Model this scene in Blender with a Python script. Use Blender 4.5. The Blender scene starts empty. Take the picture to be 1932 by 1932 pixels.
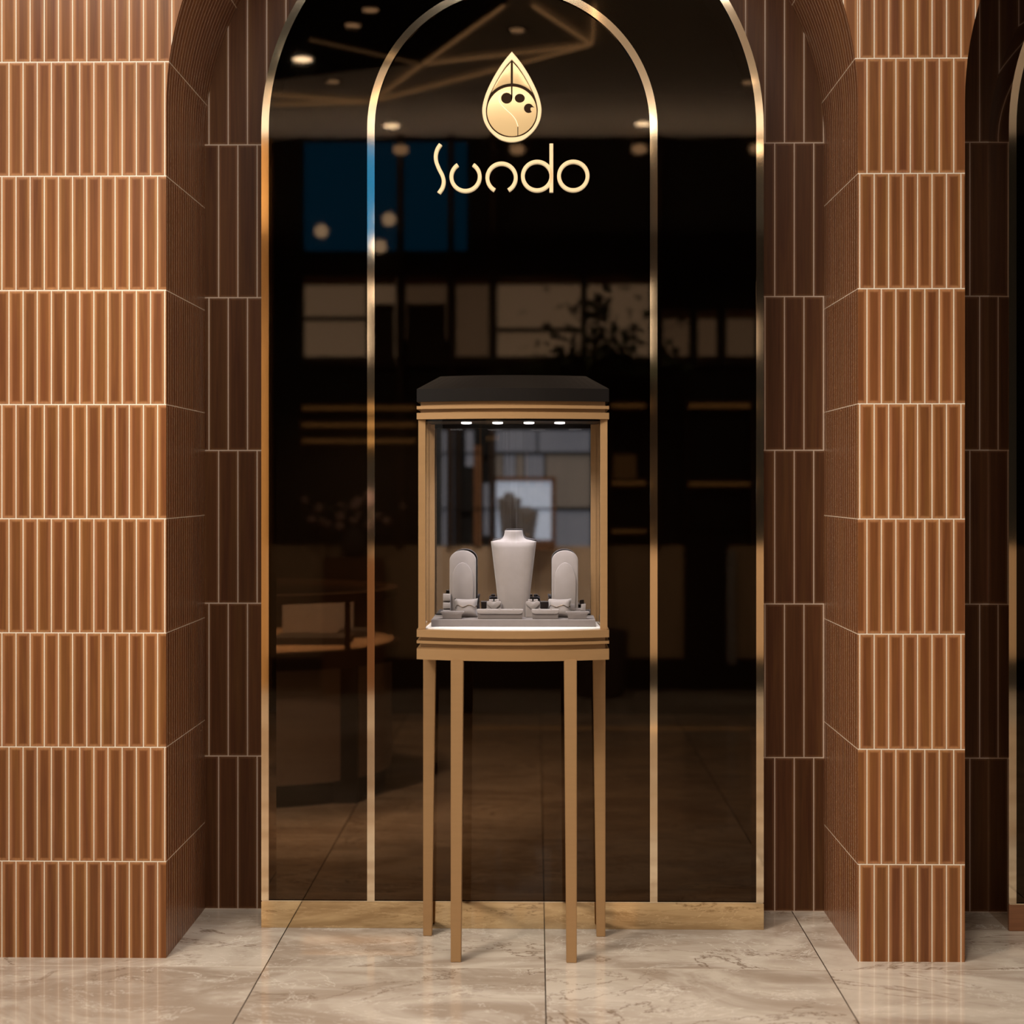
import bpy, bmesh, math, random
from mathutils import Vector, Matrix
random.seed(7)
PI = math.pi
SC = bpy.context.scene
COL = SC.collection

# ------------------------------------------------------------------ camera
EYE = 1.40
FPX = 2900.0
YAW = math.atan(47.0 / FPX)
cam_d = bpy.data.cameras.new('camera')
cam = bpy.data.objects.new('camera', cam_d); COL.objects.link(cam)
cam.location = (0, 0, EYE)
cam.rotation_euler = (PI / 2, 0, YAW)
cam_d.sensor_width = 36.0
cam_d.lens = 36.0 * FPX / 1932.0
cam_d.shift_y = -51.0 / 1932.0
cam_d.clip_end = 60
cam_d.dof.use_dof = True
cam_d.dof.focus_distance = 4.72
cam_d.dof.aperture_fstop = 1.6
SC.camera = cam

# ------------------------------------------------------------------ world, light, exposure
SC.view_settings.view_transform = 'Standard'
SC.view_settings.look = 'None'
SC.view_settings.exposure = 0.0
SC.view_settings.gamma = 1.0
SC.view_settings.use_curve_mapping = False
SC.cycles.caustics_reflective = False
SC.cycles.caustics_refractive = False
w = bpy.data.worlds.new('mall_ambient'); SC.world = w
w.use_nodes = True
w.node_tree.nodes['Background'].inputs[0].default_value = (1.0, 0.89, 0.78, 1)
w.node_tree.nodes['Background'].inputs[1].default_value = 0.55


def spot(name, loc, target, energy, angle, blend=0.6, radius=0.12, color=(1, .82, .62)):
    d = bpy.data.lights.new(name, 'SPOT')
    d.energy = energy; d.spot_size = math.radians(angle); d.spot_blend = blend
    d.shadow_soft_size = radius; d.color = color
    o = bpy.data.objects.new(name, d); COL.objects.link(o)
    o.location = loc
    o.rotation_euler = (Vector(target) - Vector(loc)).to_track_quat('-Z', 'Y').to_euler()
    return o


WARM = (1.0, .86, .70)
spot('ceiling_spot_left_pier', (-2.6, 2.3, 3.70), (-1.45, 4.53, 0.3), 205, 66, .9, .25, WARM)
spot('ceiling_spot_recess', (-1.9, 2.1, 3.70), (0.1, 4.75, 0.65), 420, 54, .9, .25, WARM)
spot('ceiling_spot_right_pier', (0.2, 2.0, 3.70), (1.1, 4.53, 0.6), 190, 46, .9, .25, WARM)


def area(name, loc, target, energy, sx, sy, color):
    d = bpy.data.lights.new(name, 'AREA')
    d.shape = 'RECTANGLE'; d.size = sx; d.size_y = sy; d.energy = energy; d.color = color
    o = bpy.data.objects.new(name, d); COL.objects.link(o)
    o.location = loc
    o.rotation_euler = (Vector(target) - Vector(loc)).to_track_quat('-Z', 'Y').to_euler()
    return o


# added fill lamp under the ceiling, evening out light on the front wall
area('added_ceiling_fill', (-0.7, 2.95, 3.74), (-0.6, 3.9, 0.0), 105, 3.4, .5, (1, .90, .78))
# added unseen uplighter before the facing storefront, brightening the ceiling
area('added_ceiling_uplight', (-0.3, -0.45, 3.1), (-0.3, -0.449, 3.8), 38, 4.4, .12, (1, .86, .70))
for _x in (-1.6, 0.0, 1.6):  # added spots that lift the facing wall and the floor before it
    spot('added_facing_spot', (_x, 1.3, 3.72), (_x, -0.75, 0.30), 270, 76, .9, .15, WARM)

# ------------------------------------------------------------------ helpers


def at(px, py, Y):
    """point of the vertical plane y = Y that the photo shows at (px, py)"""
    u = (px - 966.0) / FPX; v = (915.0 - py) / FPX
    dx = -math.sin(YAW) + u * math.cos(YAW)
    dy = math.cos(YAW) + u * math.sin(YAW)
    t = Y / dy
    return (dx * t, EYE + v * t)


def X(px, Y): return at(px, 915, Y)[0]


def link(name, me, mat, parent=None, loc=None):
    o = bpy.data.objects.new(name, me); COL.objects.link(o)
    if mat is not None:
        me.materials.append(mat)
    if parent is not None:
        o.parent = parent
    if loc is not None:
        o.location = loc
    return o


def tag(o, label, cat, group=None):
    o['label'] = label; o['category'] = cat
    if group: o['group'] = group
    return o


def thing(name, label, cat, loc=(0, 0, 0), rz=0.0, group=None):
    o = bpy.data.objects.new(name, None); COL.objects.link(o)
    o.location = loc; o.rotation_euler = (0, 0, rz)
    o.empty_display_size = .05
    return tag(o, label, cat, group)


class MB:
    def __init__(self):
        self.bm = bmesh.new()

    def box(self, x0, x1, y0, y1, z0, z1, bevel=0.0):
        bm = bmesh.new() if bevel else self.bm
        vs = [bm.verts.new((x, y, z)) for x in (x0, x1) for y in (y0, y1) for z in (z0, z1)]
        for f in ((0, 1, 3, 2), (4, 6, 7, 5), (0, 4, 5, 1), (2, 3, 7, 6), (0, 2, 6, 4), (1, 5, 7, 3)):
            bm.faces.new([vs[i] for i in f])
        if bevel:
            bmesh.ops.bevel(bm, geom=bm.edges[:], offset=bevel, segments=2, affect='EDGES', profile=.5)
            self.merge(bm)
        return self

    def merge(self, bm):
        me = bpy.data.meshes.new('tmp'); bm.to_mesh(me); bm.free()
        self.bm.from_mesh(me); bpy.data.meshes.remove(me)

    def loft(self, rings, cap=True, closed=True):
        bm = self.bm
        R = [[bm.verts.new(p) for p in r] for r in rings]
        n = len(R[0])
        for a, b in zip(R[:-1], R[1:]):
            for i in range(n if closed else n - 1):
                j = (i + 1) % n
                bm.faces.new((a[i], a[j], b[j], b[i]))
        if cap:
            bm.faces.new(list(reversed(R[0]))); bm.faces.new(R[-1])
        return self

    def prism_z(self, poly, z0, z1):
        return self.loft([[(x, y, z0) for x, y in poly], [(x, y, z1) for x, y in poly]])

    def prism_y(self, poly, y0, y1, bevel=0.0):
        """poly in x, z; y0 is the front"""
        if not bevel:
            return self.loft([[(x, y1, z) for x, z in poly], [(x, y0, z) for x, z in poly]])
        ins = inset(poly, bevel)
        mid = inset(poly, bevel * .3)
        s = 1 if y1 > y0 else -1
        return self.loft([[(x, y1, z) for x, z in ins], [(x, y1 - s * bevel * .3, z) for x, z in mid], [(x, y1 - s * bevel, z) for x, z in poly],
                          [(x, y0 + s * bevel, z) for x, z in poly], [(x, y0 + s * bevel * .3, z) for x, z in mid], [(x, y0, z) for x, z in ins]])

    def tube(self, pts, r, n=8, closed=False):
        P = [Vector(p) for p in pts]
        rings = []
        m = len(P)
        for i, p in enumerate(P):
            a = P[i - 1] if (i > 0 or closed) else P[i]
            b = P[(i + 1) % m] if (i < m - 1 or closed) else P[i]
            t = (b - a).normalized()
            up = Vector((0, 0, 1)) if abs(t.z) < .9 else Vector((0, 1, 0))
            s = t.cross(up).normalized(); q = s.cross(t)
            rr = r[i] if isinstance(r, (list, tuple)) else r
            rings.append([p + (s * math.cos(2 * PI * k / n) + q * math.sin(2 * PI * k / n)) * rr for k in range(n)])
        if closed:
            rings.append(rings[0])
        return self.loft(rings, cap=not closed)

    def lathe(self, prof, n=24, c=(0, 0)):
        return self.loft([[(c[0] + r * math.cos(2 * PI * k / n), c[1] + r * math.sin(2 * PI * k / n), z) for k in range(n)] for r, z in prof])

    def build(self, name, mat, parent=None, smooth=False, loc=None):
        bm = self.bm
        bmesh.ops.remove_doubles(bm, verts=bm.verts[:], dist=1e-6)
        bmesh.ops.recalc_face_normals(bm, faces=bm.faces[:])
        me = bpy.data.meshes.new(name); bm.to_mesh(me); bm.free()
        if smooth:
            me.shade_smooth() if hasattr(me, 'shade_smooth') else None
            try:
                me.set_sharp_from_angle(angle=math.radians(smooth if smooth is not True else 40))
            except Exception:
                pass
        return link(name, me, mat, parent, loc)


def inset(poly, d):
    n = len(poly)
    area = sum(poly[i][0] * poly[(i + 1) % n][1] - poly[(i + 1) % n][0] * poly[i][1] for i in range(n))
    s = 1 if area > 0 else -1
    out = []
    for i in range(n):
        p0, p1, p2 = Vector(poly[i - 1]), Vector(poly[i]), Vector(poly[(i + 1) % n])
        a = (p1 - p0); b = (p2 - p1)
        if a.length < 1e-9 or b.length < 1e-9:
            out.append(tuple(p1)); continue
        a.normalize(); b.normalize()
        n1 = Vector((-a.y, a.x)) * s; n2 = Vector((-b.y, b.x)) * s
        m = n1 + n2
        if m.length < 1e-6: m = n1
        m.normalize()
        k = min(2.0, 1 / max(.3, m.dot(n1)))
        q = p1 + m * d * k
        out.append((q.x, q.y))
    return out


def smooth_closed(pts, per=8, sharp=()):
    """Catmull-Rom through the points, with corners kept at the indices in sharp"""
    n = len(pts); out = []
    for i in range(n):
        p1, p2 = Vector(pts[i]), Vector(pts[(i + 1) % n])
        p0 = Vector(pts[i - 1]) if i not in sharp else p1 * 2 - p2
        p3 = Vector(pts[(i + 2) % n]) if (i + 1) % n not in sharp else p2 * 2 - p1
        if i in sharp: p0 = p1 + (p1 - p2)
        for k in range(per):
            t = k / per
            q = .5 * ((2 * p1) + (p2 - p0) * t + (2 * p0 - 5 * p1 + 4 * p2 - p3) * t * t + (3 * p1 - p0 - 3 * p2 + p3) * t ** 3)
            out.append((q.x, q.y))
    return out


def smooth_open(pts, per=8):
    n = len(pts); out = []
    P = [Vector(p) for p in pts]
    for i in range(n - 1):
        p1, p2 = P[i], P[i + 1]
        p0 = P[i - 1] if i > 0 else p1 * 2 - p2
        p3 = P[i + 2] if i + 2 < n else p2 * 2 - p1
        for k in range(per):
            t = k / per
            q = .5 * ((2 * p1) + (p2 - p0) * t + (2 * p0 - 5 * p1 + 4 * p2 - p3) * t * t + (3 * p1 - p0 - 3 * p2 + p3) * t ** 3)
            out.append(tuple(q))
    out.append(tuple(P[-1]))
    return out


# ------------------------------------------------------------------ materials
class NT:
    def __init__(self, name):
        self.m = bpy.data.materials.new(name); self.m.use_nodes = True
        self.t = self.m.node_tree; self.n = self.t.nodes
        self.p = self.n['Principled BSDF']; self.out = self.n['Material Output']

    def add(self, kind, **kw):
        nd = self.n.new(kind)
        for k, v in kw.items(): setattr(nd, k, v)
        return nd

    def L(self, a, b): self.t.links.new(a, b)

    def val(self, sock, v):
        if hasattr(v, 'is_linked') or isinstance(v, bpy.types.NodeSocket): self.L(v, sock)
        else: sock.default_value = v

    def math(self, op, a, b=0.0, c=0.0):
        nd = self.add('ShaderNodeMath', operation=op)
        self.val(nd.inputs[0], a); self.val(nd.inputs[1], b)
        if op in ('MULTIPLY_ADD', 'SMOOTH_MIN', 'COMPARE', 'WRAP'): self.val(nd.inputs[2], c)
        return nd.outputs[0]

    def sstep(self, v, a, b, o0=0.0, o1=1.0):
        nd = self.add('ShaderNodeMapRange', interpolation_type='SMOOTHSTEP')
        self.val(nd.inputs['Value'], v)
        nd.inputs['From Min'].default_value = a; nd.inputs['From Max'].default_value = b
        nd.inputs['To Min'].default_value = o0; nd.inputs['To Max'].default_value = o1
        return nd.outputs[0]

    def mix(self, f, a, b):
        nd = self.add('ShaderNodeMix', data_type='RGBA')
        self.val(nd.inputs[0], f)
        for s, v in ((nd.inputs[6], a), (nd.inputs[7], b)):
            if isinstance(v, tuple): s.default_value = (*v, 1)
            else: self.L(v, s)
        return nd.outputs[2]

    def comb(self, x, y, z=0.0):
        nd = self.add('ShaderNodeCombineXYZ')
        self.val(nd.inputs[0], x); self.val(nd.inputs[1], y); self.val(nd.inputs[2], z)
        return nd.outputs[0]

    def noise(self, vec, scale, detail=3, rough=.5, dist=0.0):
        nd = self.add('ShaderNodeTexNoise')
        if vec is not None: self.L(vec, nd.inputs['Vector'])
        nd.inputs['Scale'].default_value = scale; nd.inputs['Detail'].default_value = detail
        nd.inputs['Roughness'].default_value = rough; nd.inputs['Distortion'].default_value = dist
        return nd.outputs[0]

    def bump(self, h, strength=.4, dist=.002):
        nd = self.add('ShaderNodeBump')
        nd.inputs['Strength'].default_value = strength; nd.inputs['Distance'].default_value = dist
        self.L(h, nd.inputs['Height']); self.L(nd.outputs[0], self.p.inputs['Normal'])


def mat(name, color, rough=.5, metal=0.0, spec=.5, coat=0.0, noise=0.0, nscale=30, bump=0.0, bscale=200, emit=None, estr=0.0, stretch=None, sheen=0.0):
    t = NT(name)
    p = t.p
    p.inputs['Base Color'].default_value = (*color, 1)
    p.inputs['Roughness'].default_value = rough
    p.inputs['Metallic'].default_value = metal
    p.inputs['Specular IOR Level'].default_value = spec
    p.inputs['Coat Weight'].default_value = coat
    p.inputs['Sheen Weight'].default_value = sheen
    tc = t.add('ShaderNodeTexCoord')
    v = tc.outputs['Object']
    if stretch:
        mp = t.add('ShaderNodeMapping'); mp.inputs['Scale'].default_value = stretch
        t.L(v, mp.inputs['Vector']); v = mp.outputs[0]
    if noise:
        f = t.noise(v, nscale, 4)
        t.L(t.mix(f, tuple(c * (1 - noise) for c in color), tuple(min(1, c * (1 + noise)) for c in color)), p.inputs['Base Color'])
    if bump:
        t.bump(t.noise(v, bscale, 3), bump, .001)
    if emit:
        p.inputs['Emission Color'].default_value = (*emit, 1); p.inputs['Emission Strength'].default_value = estr
    return t.m


def tile_mat(name, W, H, u0, v0, g, center, rim, grout, rough=.32, rimw=.006, odd=0.0, gu=None, spec=.35):
    t = NT(name)
    uv = t.add('ShaderNodeUVMap'); sp = t.add('ShaderNodeSeparateXYZ'); t.L(uv.outputs[0], sp.inputs[0])
    u, v = sp.outputs[0], sp.outputs[1]
    vv = t.math('DIVIDE', t.math('SUBTRACT', v, v0), H)
    row = t.math('FLOOR', vv)
    par = t.math('MULTIPLY', t.math('FLOORED_MODULO', row, 2.0), .5)
    uu = t.math('ADD', t.math('DIVIDE', t.math('SUBTRACT', u, u0), W), t.math('ADD', par, odd))
    fu = t.math('FRACT', uu); fv = t.math('FRACT', vv)
    du = t.math('MULTIPLY', t.math('MINIMUM', fu, t.math('SUBTRACT', 1.0, fu)), W)
    dv = t.math('MULTIPLY', t.math('MINIMUM', fv, t.math('SUBTRACT', 1.0, fv)), H)
    gu = g if gu is None else gu
    d = t.math('MINIMUM', t.math('ADD', du, (g - gu) * .5), dv)
    col_id = t.math('FLOOR', uu)
    wn = t.add('ShaderNodeTexWhiteNoise', noise_dimensions='3D')
    t.L(t.comb(col_id, row, 0.0), wn.inputs['Vector'])
    rnd = wn.outputs['Value']
    # wood-like grain running along the tile
    gv = t.comb(t.math('MULTIPLY', u, 160.0), t.math('MULTIPLY', v, 5.0), t.math('MULTIPLY', rnd, 60.0))
    grain = t.noise(gv, 1.0, 5, .62, .4)
    gv2 = t.comb(t.math('MULTIPLY', u, 45.0), t.math('MULTIPLY', v, 2.0), t.math('MULTIPLY', rnd, 90.0))
    grain2 = t.noise(gv2, 1.0, 2, .5, .6)
    # glaze: paler towards every edge
    wob = t.math('MULTIPLY', t.math('SUBTRACT', grain2, .5), rimw * 1.1)
    edge = t.sstep(t.math('ADD', d, wob), g * .5 + rimw * .3, g * .5 + rimw * 1.9, 1.0, 0.0)
    c = t.mix(edge, center, rim)
    gm = t.math('ADD', t.math('MULTIPLY', t.math('SUBTRACT', grain, .5), .75), t.math('MULTIPLY', t.math('SUBTRACT', grain2, .5), .7))
    gm = t.math('ADD', gm, t.math('MULTIPLY', t.math('SUBTRACT', rnd, .5), .22))
    mul = t.math('ADD', 1.0, gm)
    hsv = t.add('ShaderNodeHueSaturation'); t.L(c, hsv.inputs['Color']); t.L(mul, hsv.inputs['Value'])
    hsv.inputs['Hue'].default_value = .5
    t.L(t.math('ADD', .485, t.math('MULTIPLY', grain2, .03)), hsv.inputs['Hue'])
    line = t.sstep(d, g * .5, g * .5 + g * .55, .55, 1.0)   # tile darker beside the joint
    c2 = t.add('ShaderNodeMix', data_type='RGBA', blend_type='MULTIPLY'); c2.inputs[0].default_value = 1.0
    t.L(hsv.outputs[0], c2.inputs[6]); t.L(line, c2.inputs[7])
    isg = t.sstep(d, g * .36, g * .56, 1.0, 0.0)
    t.L(t.mix(isg, c2.outputs[2], grout), t.p.inputs['Base Color'])
    t.L(t.math('ADD', rough, t.math('MULTIPLY', isg, .4)), t.p.inputs['Roughness'])
    t.p.inputs['Specular IOR Level'].default_value = spec
    t.bump(t.sstep(d, g * .4, g * .5 + .0025), .35, .0015)
    return t.m


# front tiles: narrow caramel; recess tiles: larger, dark chocolate
YF, YB, YW = 4.531, 5.062, 4.848
_u = X(297.4, YF); TW = .04213
Z0, TH = at(150, 1625, YF)[1], .3382
FC, FR, FG = (.165, .060, .019), (.37, .172, .074), (.78, .68, .56)
M = {}
M['tile_left'] = tile_mat('caramel_tile_left', TW, TH, _u, Z0 - TH * 10, .0034, FC, FR, FG, odd=.5)
M['tile_right'] = tile_mat('caramel_tile_right', TW * 1.004, TH, X(1622, YF), Z0 - TH * 10, .0034, FC, FR, FG, odd=.5)
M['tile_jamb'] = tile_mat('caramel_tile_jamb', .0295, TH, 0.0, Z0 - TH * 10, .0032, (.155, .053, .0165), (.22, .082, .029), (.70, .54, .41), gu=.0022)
M['tile_back'] = tile_mat('chocolate_tile', .0638, .5047, X(412.5, YB), 0.0, .0042, (.082, .032, .0125), (.150, .068, .030), (.54, .42, .34), rough=.45, rimw=.0042, odd=0.0, spec=.18)

M['gold_trim'] = mat('polished_champagne_gold', (.92, .79, .60), .06, 1.0, noise=.03, nscale=3)
M['gold_mirror'] = mat('polished_bronze_mirror', (.80, .62, .38), .03, 1.0, noise=.04, nscale=2)
M['bronze_edge'] = mat('bronze_side', (.62, .50, .40), .04, 1.0, noise=.05)
M['brass'] = mat('satin_brass_veneer', (.365, .222, .105), .42, .35, .4, noise=.07, nscale=6, stretch=(1, 1, 14), bump=.05, bscale=300)
M['brass_h'] = mat('satin_brass_veneer_flat', (.365, .222, .105), .42, .35, .4, noise=.06, nscale=6, stretch=(1, 1, 14), bump=.05, bscale=300)
M['black_lacquer'] = mat('black_lacquer', (.0075, .0062, .0058), .36, 0, .2, noise=.1)
M['velvet'] = mat('greige_velvet', (.29, .262, .258), .85, 0, .2, noise=.10, nscale=45, bump=.12, bscale=900, sheen=.35)
M['velvet_dark'] = mat('taupe_velvet', (.185, .163, .160), .85, 0, .2, noise=.10, nscale=45, bump=.12, bscale=900, sheen=.3)
M['white_deck'] = mat('white_lacquer_deck', (.88, .86, .84), .4, 0, .4, noise=.02)
M['charcoal'] = mat('charcoal_velvet', (.06, .054, .05), .8, 0, .2, noise=.15, sheen=.2)
M['smoke_velvet'] = mat('smoke_grey_velvet', (.17, .15, .14), .8, 0, .2, noise=.12, sheen=.3)
M['gold_metal'] = mat('gold_chain_metal', (.75, .55, .30), .22, 1.0, noise=.05)
M['bracelet'] = mat('antique_gold_bracelet', (.13, .085, .05), .35, 1.0, noise=.05)
M['black'] = mat('matt_black', (.008, .007, .006), .6, 0, .3, noise=.2)
M['dark_wood'] = mat('espresso_wood', (.028, .015, .008), .4, 0, .4, noise=.3, nscale=8, stretch=(6, 6, 1))
M['mid_wood'] = mat('walnut_wood', (.17, .075, .03), .45, 0, .4, noise=.3, nscale=8, stretch=(6, 6, 1))
M['oak_post'] = mat('golden_oak', (.50, .27, .09), .5, 0, .3, noise=.2, nscale=4, stretch=(6, 6, 1))
M['red_wood'] = mat('reddish_oak_plinth', (.24, .105, .05), .4, 0, .4, noise=.25, nscale=10, stretch=(1, 6, 12))
M['taupe_panel'] = mat('taupe_panel', (.30, .25, .22), .5, 0, .4, noise=.08)
M['tan_panel'] = mat('tan_wall_panel', (.50, .35, .22), .55, 0, .3, noise=.1, nscale=3)
M['grey_panel'] = mat('grey_wall_panel', (.36, .34, .34), .5, 0, .3, noise=.12, nscale=3)
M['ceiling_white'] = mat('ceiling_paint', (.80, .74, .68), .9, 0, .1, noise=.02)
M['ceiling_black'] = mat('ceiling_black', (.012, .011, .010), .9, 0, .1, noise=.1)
M['leaf'] = mat('dark_leaf', (.02, .035, .012), .5, 0, .4, noise=.4, nscale=9)
M['blossom'] = mat('dusty_pink_blossom', (.45, .30, .28), .7, 0, .3, noise=.35, nscale=12)
M['ceramic'] = mat('dark_ceramic', (.05, .04, .035), .3, 0, .5, noise=.1)


def emis(name, color, s, base=(.02, .02, .02)):
    return mat(name, base, .6, spec=.05, emit=color, estr=s, noise=.02)


M['lamp'] = emis('lamp_glow', (1, .86, .66), 46)
M['lamp_dim'] = emis('lamp_glow_dim', (1, .68, .42), 5)
M['lamp_case'] = emis('case_lamp_glow', (1, .93, .88), 9)
M['strip'] = emis('strip_glow', (1, .62, .32), 3.2)
M['strip_faint'] = emis('strip_glow_faint', (1, .62, .32), 1.0)
M['screen_blue'] = emis('blue_screen', (.0, .24, .62), .92, (.004, .006, .01))
M['globe'] = emis('globe_glow', (1, .80, .58), 6)
M['window_cream'] = emis('lit_blind', (1, .76, .55), 1.7, (.5, .45, .4))
M['window_dim'] = emis('lit_curtain', (1, .70, .48), .85, (.4, .35, .3))
M['orange_strip'] = emis('shelf_glow', (1, .50, .16), 1.3)
M['orange_soft'] = emis('shelf_back_glow', (1, .50, .18), .45)
M['niche'] = emis('niche_backlight', (.80, .88, 1.0), 1.05, (.3, .3, .3))
M['pane_grey'] = emis('frosted_backlit_pane', (.93, .92, 1.0), .25, (.10, .10, .10))
M['pane_tan'] = emis('frosted_backlit_pane_tan', (1, .80, .62), .20, (.12, .10, .08))
M['sign'] = mat('lit_gold_sign', (.62, .43, .20), .35, .25, .5, noise=.03, emit=(1, .72, .38), estr=.26)
M['sign_edge'] = mat('lit_gold_edge', (.66, .48, .27), .3, .2, .5, noise=.02, emit=(1, .78, .46), estr=.42)
M['sign_line'] = mat('lit_gold_line', (.8, .66, .45), .3, .1, .5, noise=.02, emit=(1, .88, .66), estr=.62)
M['sign_dark'] = mat('sign_recess', (.03, .014, .006), .7, 0, .1, noise=.1)


def glass_mat(name, tint, ior, rough=0.0, reflect=(1, 1, 1)):
    t = NT(name)
    t.n.remove(t.p)
    tr = t.add('ShaderNodeBsdfTransparent'); tr.inputs[0].default_value = (*tint, 1)
    gl = t.add('ShaderNodeBsdfGlossy'); gl.inputs['Roughness'].default_value = rough
    gl.inputs[0].default_value = (*reflect, 1)
    fr = t.add('ShaderNodeFresnel'); fr.inputs[0].default_value = ior
    geo = t.add('ShaderNodeNewGeometry')
    f = t.math('MULTIPLY', fr.outputs[0], t.math('SUBTRACT', 1.0, geo.outputs['Backfacing']))
    mx = t.add('ShaderNodeMixShader')
    t.L(f, mx.inputs[0]); t.L(tr.outputs[0], mx.inputs[1]); t.L(gl.outputs[0], mx.inputs[2])
    t.L(mx.outputs[0], t.out.inputs['Surface'])
    return t.m


M['black_glass'] = glass_mat('smoked_black_glass', (.42, .34, .27), 1.52, .024, (.68, .54, .41))
M['case_glass'] = glass_mat('display_case_glass', (.97, .97, .97), 1.30, 0.0)
M['counter_glass'] = glass_mat('counter_glass', (.90, .90, .90), 1.3, 0.0)
M['smoked_mirror'] = mat('smoked_mirror', (.30, .30, .315), .02, 1.0, noise=.03)


def floor_mat():
    t = NT('polished_beige_marble')
    tc = t.add('ShaderNodeTexCoord'); P = tc.outputs['Object']
    sp = t.add('ShaderNodeSeparateXYZ'); t.L(P, sp.inputs[0])
    PX, PY = .8135, .8135
    ux = t.math('DIVIDE', t.math('SUBTRACT', sp.outputs[0], X(1030.2, 4060 / 1017.0)), PX)
    uy = t.math('DIVIDE', t.math('SUBTRACT', sp.outputs[1], 4060 / 911.5), PY)
    dx = t.math('MULTIPLY', t.math('ABSOLUTE', t.math('SUBTRACT', ux, t.math('ROUND', ux))), PX)
    dy = t.math('MULTIPLY', t.math('ABSOLUTE', t.math('SUBTRACT', uy, t.math('ROUND', uy))), PY)
    wn = t.add('ShaderNodeTexWhiteNoise', noise_dimensions='2D')
    t.L(t.comb(t.math('FLOOR', ux), t.math('FLOOR', uy)), wn.inputs['Vector'])
    off = t.add('ShaderNodeVectorMath', operation='MULTIPLY_ADD')
    t.L(wn.outputs['Color'], off.inputs[0]); off.inputs[1].default_value = (9, 9, 9); t.L(P, off.inputs[2])
    mp = t.add('ShaderNodeMapping'); mp.inputs['Rotation'].default_value = (0, 0, .5); mp.inputs['Scale'].default_value = (1.0, 1.9, 1.0)
    t.L(off.outputs[0], mp.inputs['Vector']); V = mp.outputs[0]
    cloud = t.noise(V, 1.6, 6, .62, 1.2)
    cloud2 = t.noise(V, 5.0, 5, .6, .8)
    c = t.mix(t.sstep(cloud, .36, .66), (.37, .30, .24), (.60, .535, .46))
    c = t.mix(t.math('MULTIPLY', t.sstep(cloud2, .5, .72), .45), c, (.68, .62, .55))
    # fine veins: ridges of warped noise
    n1 = t.noise(V, 1.15, 8, .62, 1.6)
    v1 = t.sstep(t.math('ABSOLUTE', t.math('SUBTRACT', n1, .5)), .0, .012, 1.0, 0.0)
    n2 = t.noise(V, 2.3, 8, .65, 1.1)
    v2 = t.sstep(t.math('ABSOLUTE', t.math('SUBTRACT', n2, .47)), .0, .010, 1.0, 0.0)
    patch = t.sstep(t.noise(V, .9, 3), .42, .62)
    c = t.mix(t.math('MULTIPLY', v1, t.math('MULTIPLY', patch, .8)), c, (.17, .11, .07))
    c = t.mix(t.math('MULTIPLY', v2, .45), c, (.85, .80, .73))
    jx = t.sstep(dx, .0010, .0024, 1.0, 0.0)
    jy = t.sstep(dy, .0012, .0030, 1.0, 0.0)
    c = t.mix(t.math('MULTIPLY', jy, .6), c, (.75, .68, .58))
    c = t.mix(jx, c, (.035, .025, .018))
    t.L(c, t.p.inputs['Base Color'])
    t.p.inputs['Roughness'].default_value = .045
    t.p.inputs['IOR'].default_value = 1.5
    return t.m


M['floor'] = floor_mat()

# ------------------------------------------------------------------ setting


def struct(o):
    o['kind'] = 'structure'; return o


ZT = 3.79                    # ceiling height
ZS = 2.524                   # springing of every arch
XL, XR = X(313.5, YF), X(1618.5, YF)
RC = (XL + XR) / 2           # centre of the main recess
RR = (XR - XL) / 2
PER = X(1820.5, YF) - XL     # next recess repeats at this pitch
WC = (X(493, YW) + X(1441, YW)) / 2
WR = (X(1441, YW) - X(493, YW)) / 2
IC = (X(693, YW) + X(1240.3, YW)) / 2
IR = (X(1240.3, YW) - X(693, YW)) / 2
SIDE_L, SIDE_R = -3.4, 5.2

# floor: one polished surface from the opposite storefront through to the shop
mb = MB(); mb.box(SIDE_L - 1, SIDE_R + 1, -1.2, 10.8, -.06, 0.0)
struct(mb.build('floor', M['floor']))


def uv_mesh(name, quads, mats):
    """quads: (4 points, 4 uv, material index)"""
    me = bpy.data.meshes.new(name)
    V, F = [], []
    for q in quads:
        F.append(tuple(range(len(V), len(V) + 4))); V += [tuple(p) for p in q[0]]
    me.from_pydata(V, [], F)
    uvl = me.uv_layers.new(name='UVMap')
    for i, q in enumerate(quads):
        for k in range(4):
            uvl.data[i * 4 + k].uv = q[1][k]
    for m_ in mats: me.materials.append(m_)
    for i, q in enumerate(quads): me.polygons[i].material_index = q[2]
    me.update()
    o = bpy.data.objects.new(name, me); COL.objects.link(o)
    return o


def arch_top(c, r, n=72):
    return [(c - r * math.cos(PI * i / n), ZS + r * math.sin(PI * i / n)) for i in range(n + 1)]


def flat(x0, x1, z0, z1, y, mi=0):
    # faces toward the camera (-y)
    return ([(x0, y, z0), (x1, y, z0), (x1, y, z1), (x0, y, z1)], [(x0, z0), (x1, z0), (x1, z1), (x0, z1)], mi)


def above_arch(c, r, y, ztop, mi=0):
    out = []
    p = arch_top(c, r)
    for a, b in zip(p[:-1], p[1:]):
        out.append(([(a[0], y, a[1]), (b[0], y, b[1]), (b[0], y, ztop), (a[0], y, ztop)], [a, b, (b[0], ztop), (a[0], ztop)], mi))
    return out


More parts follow.
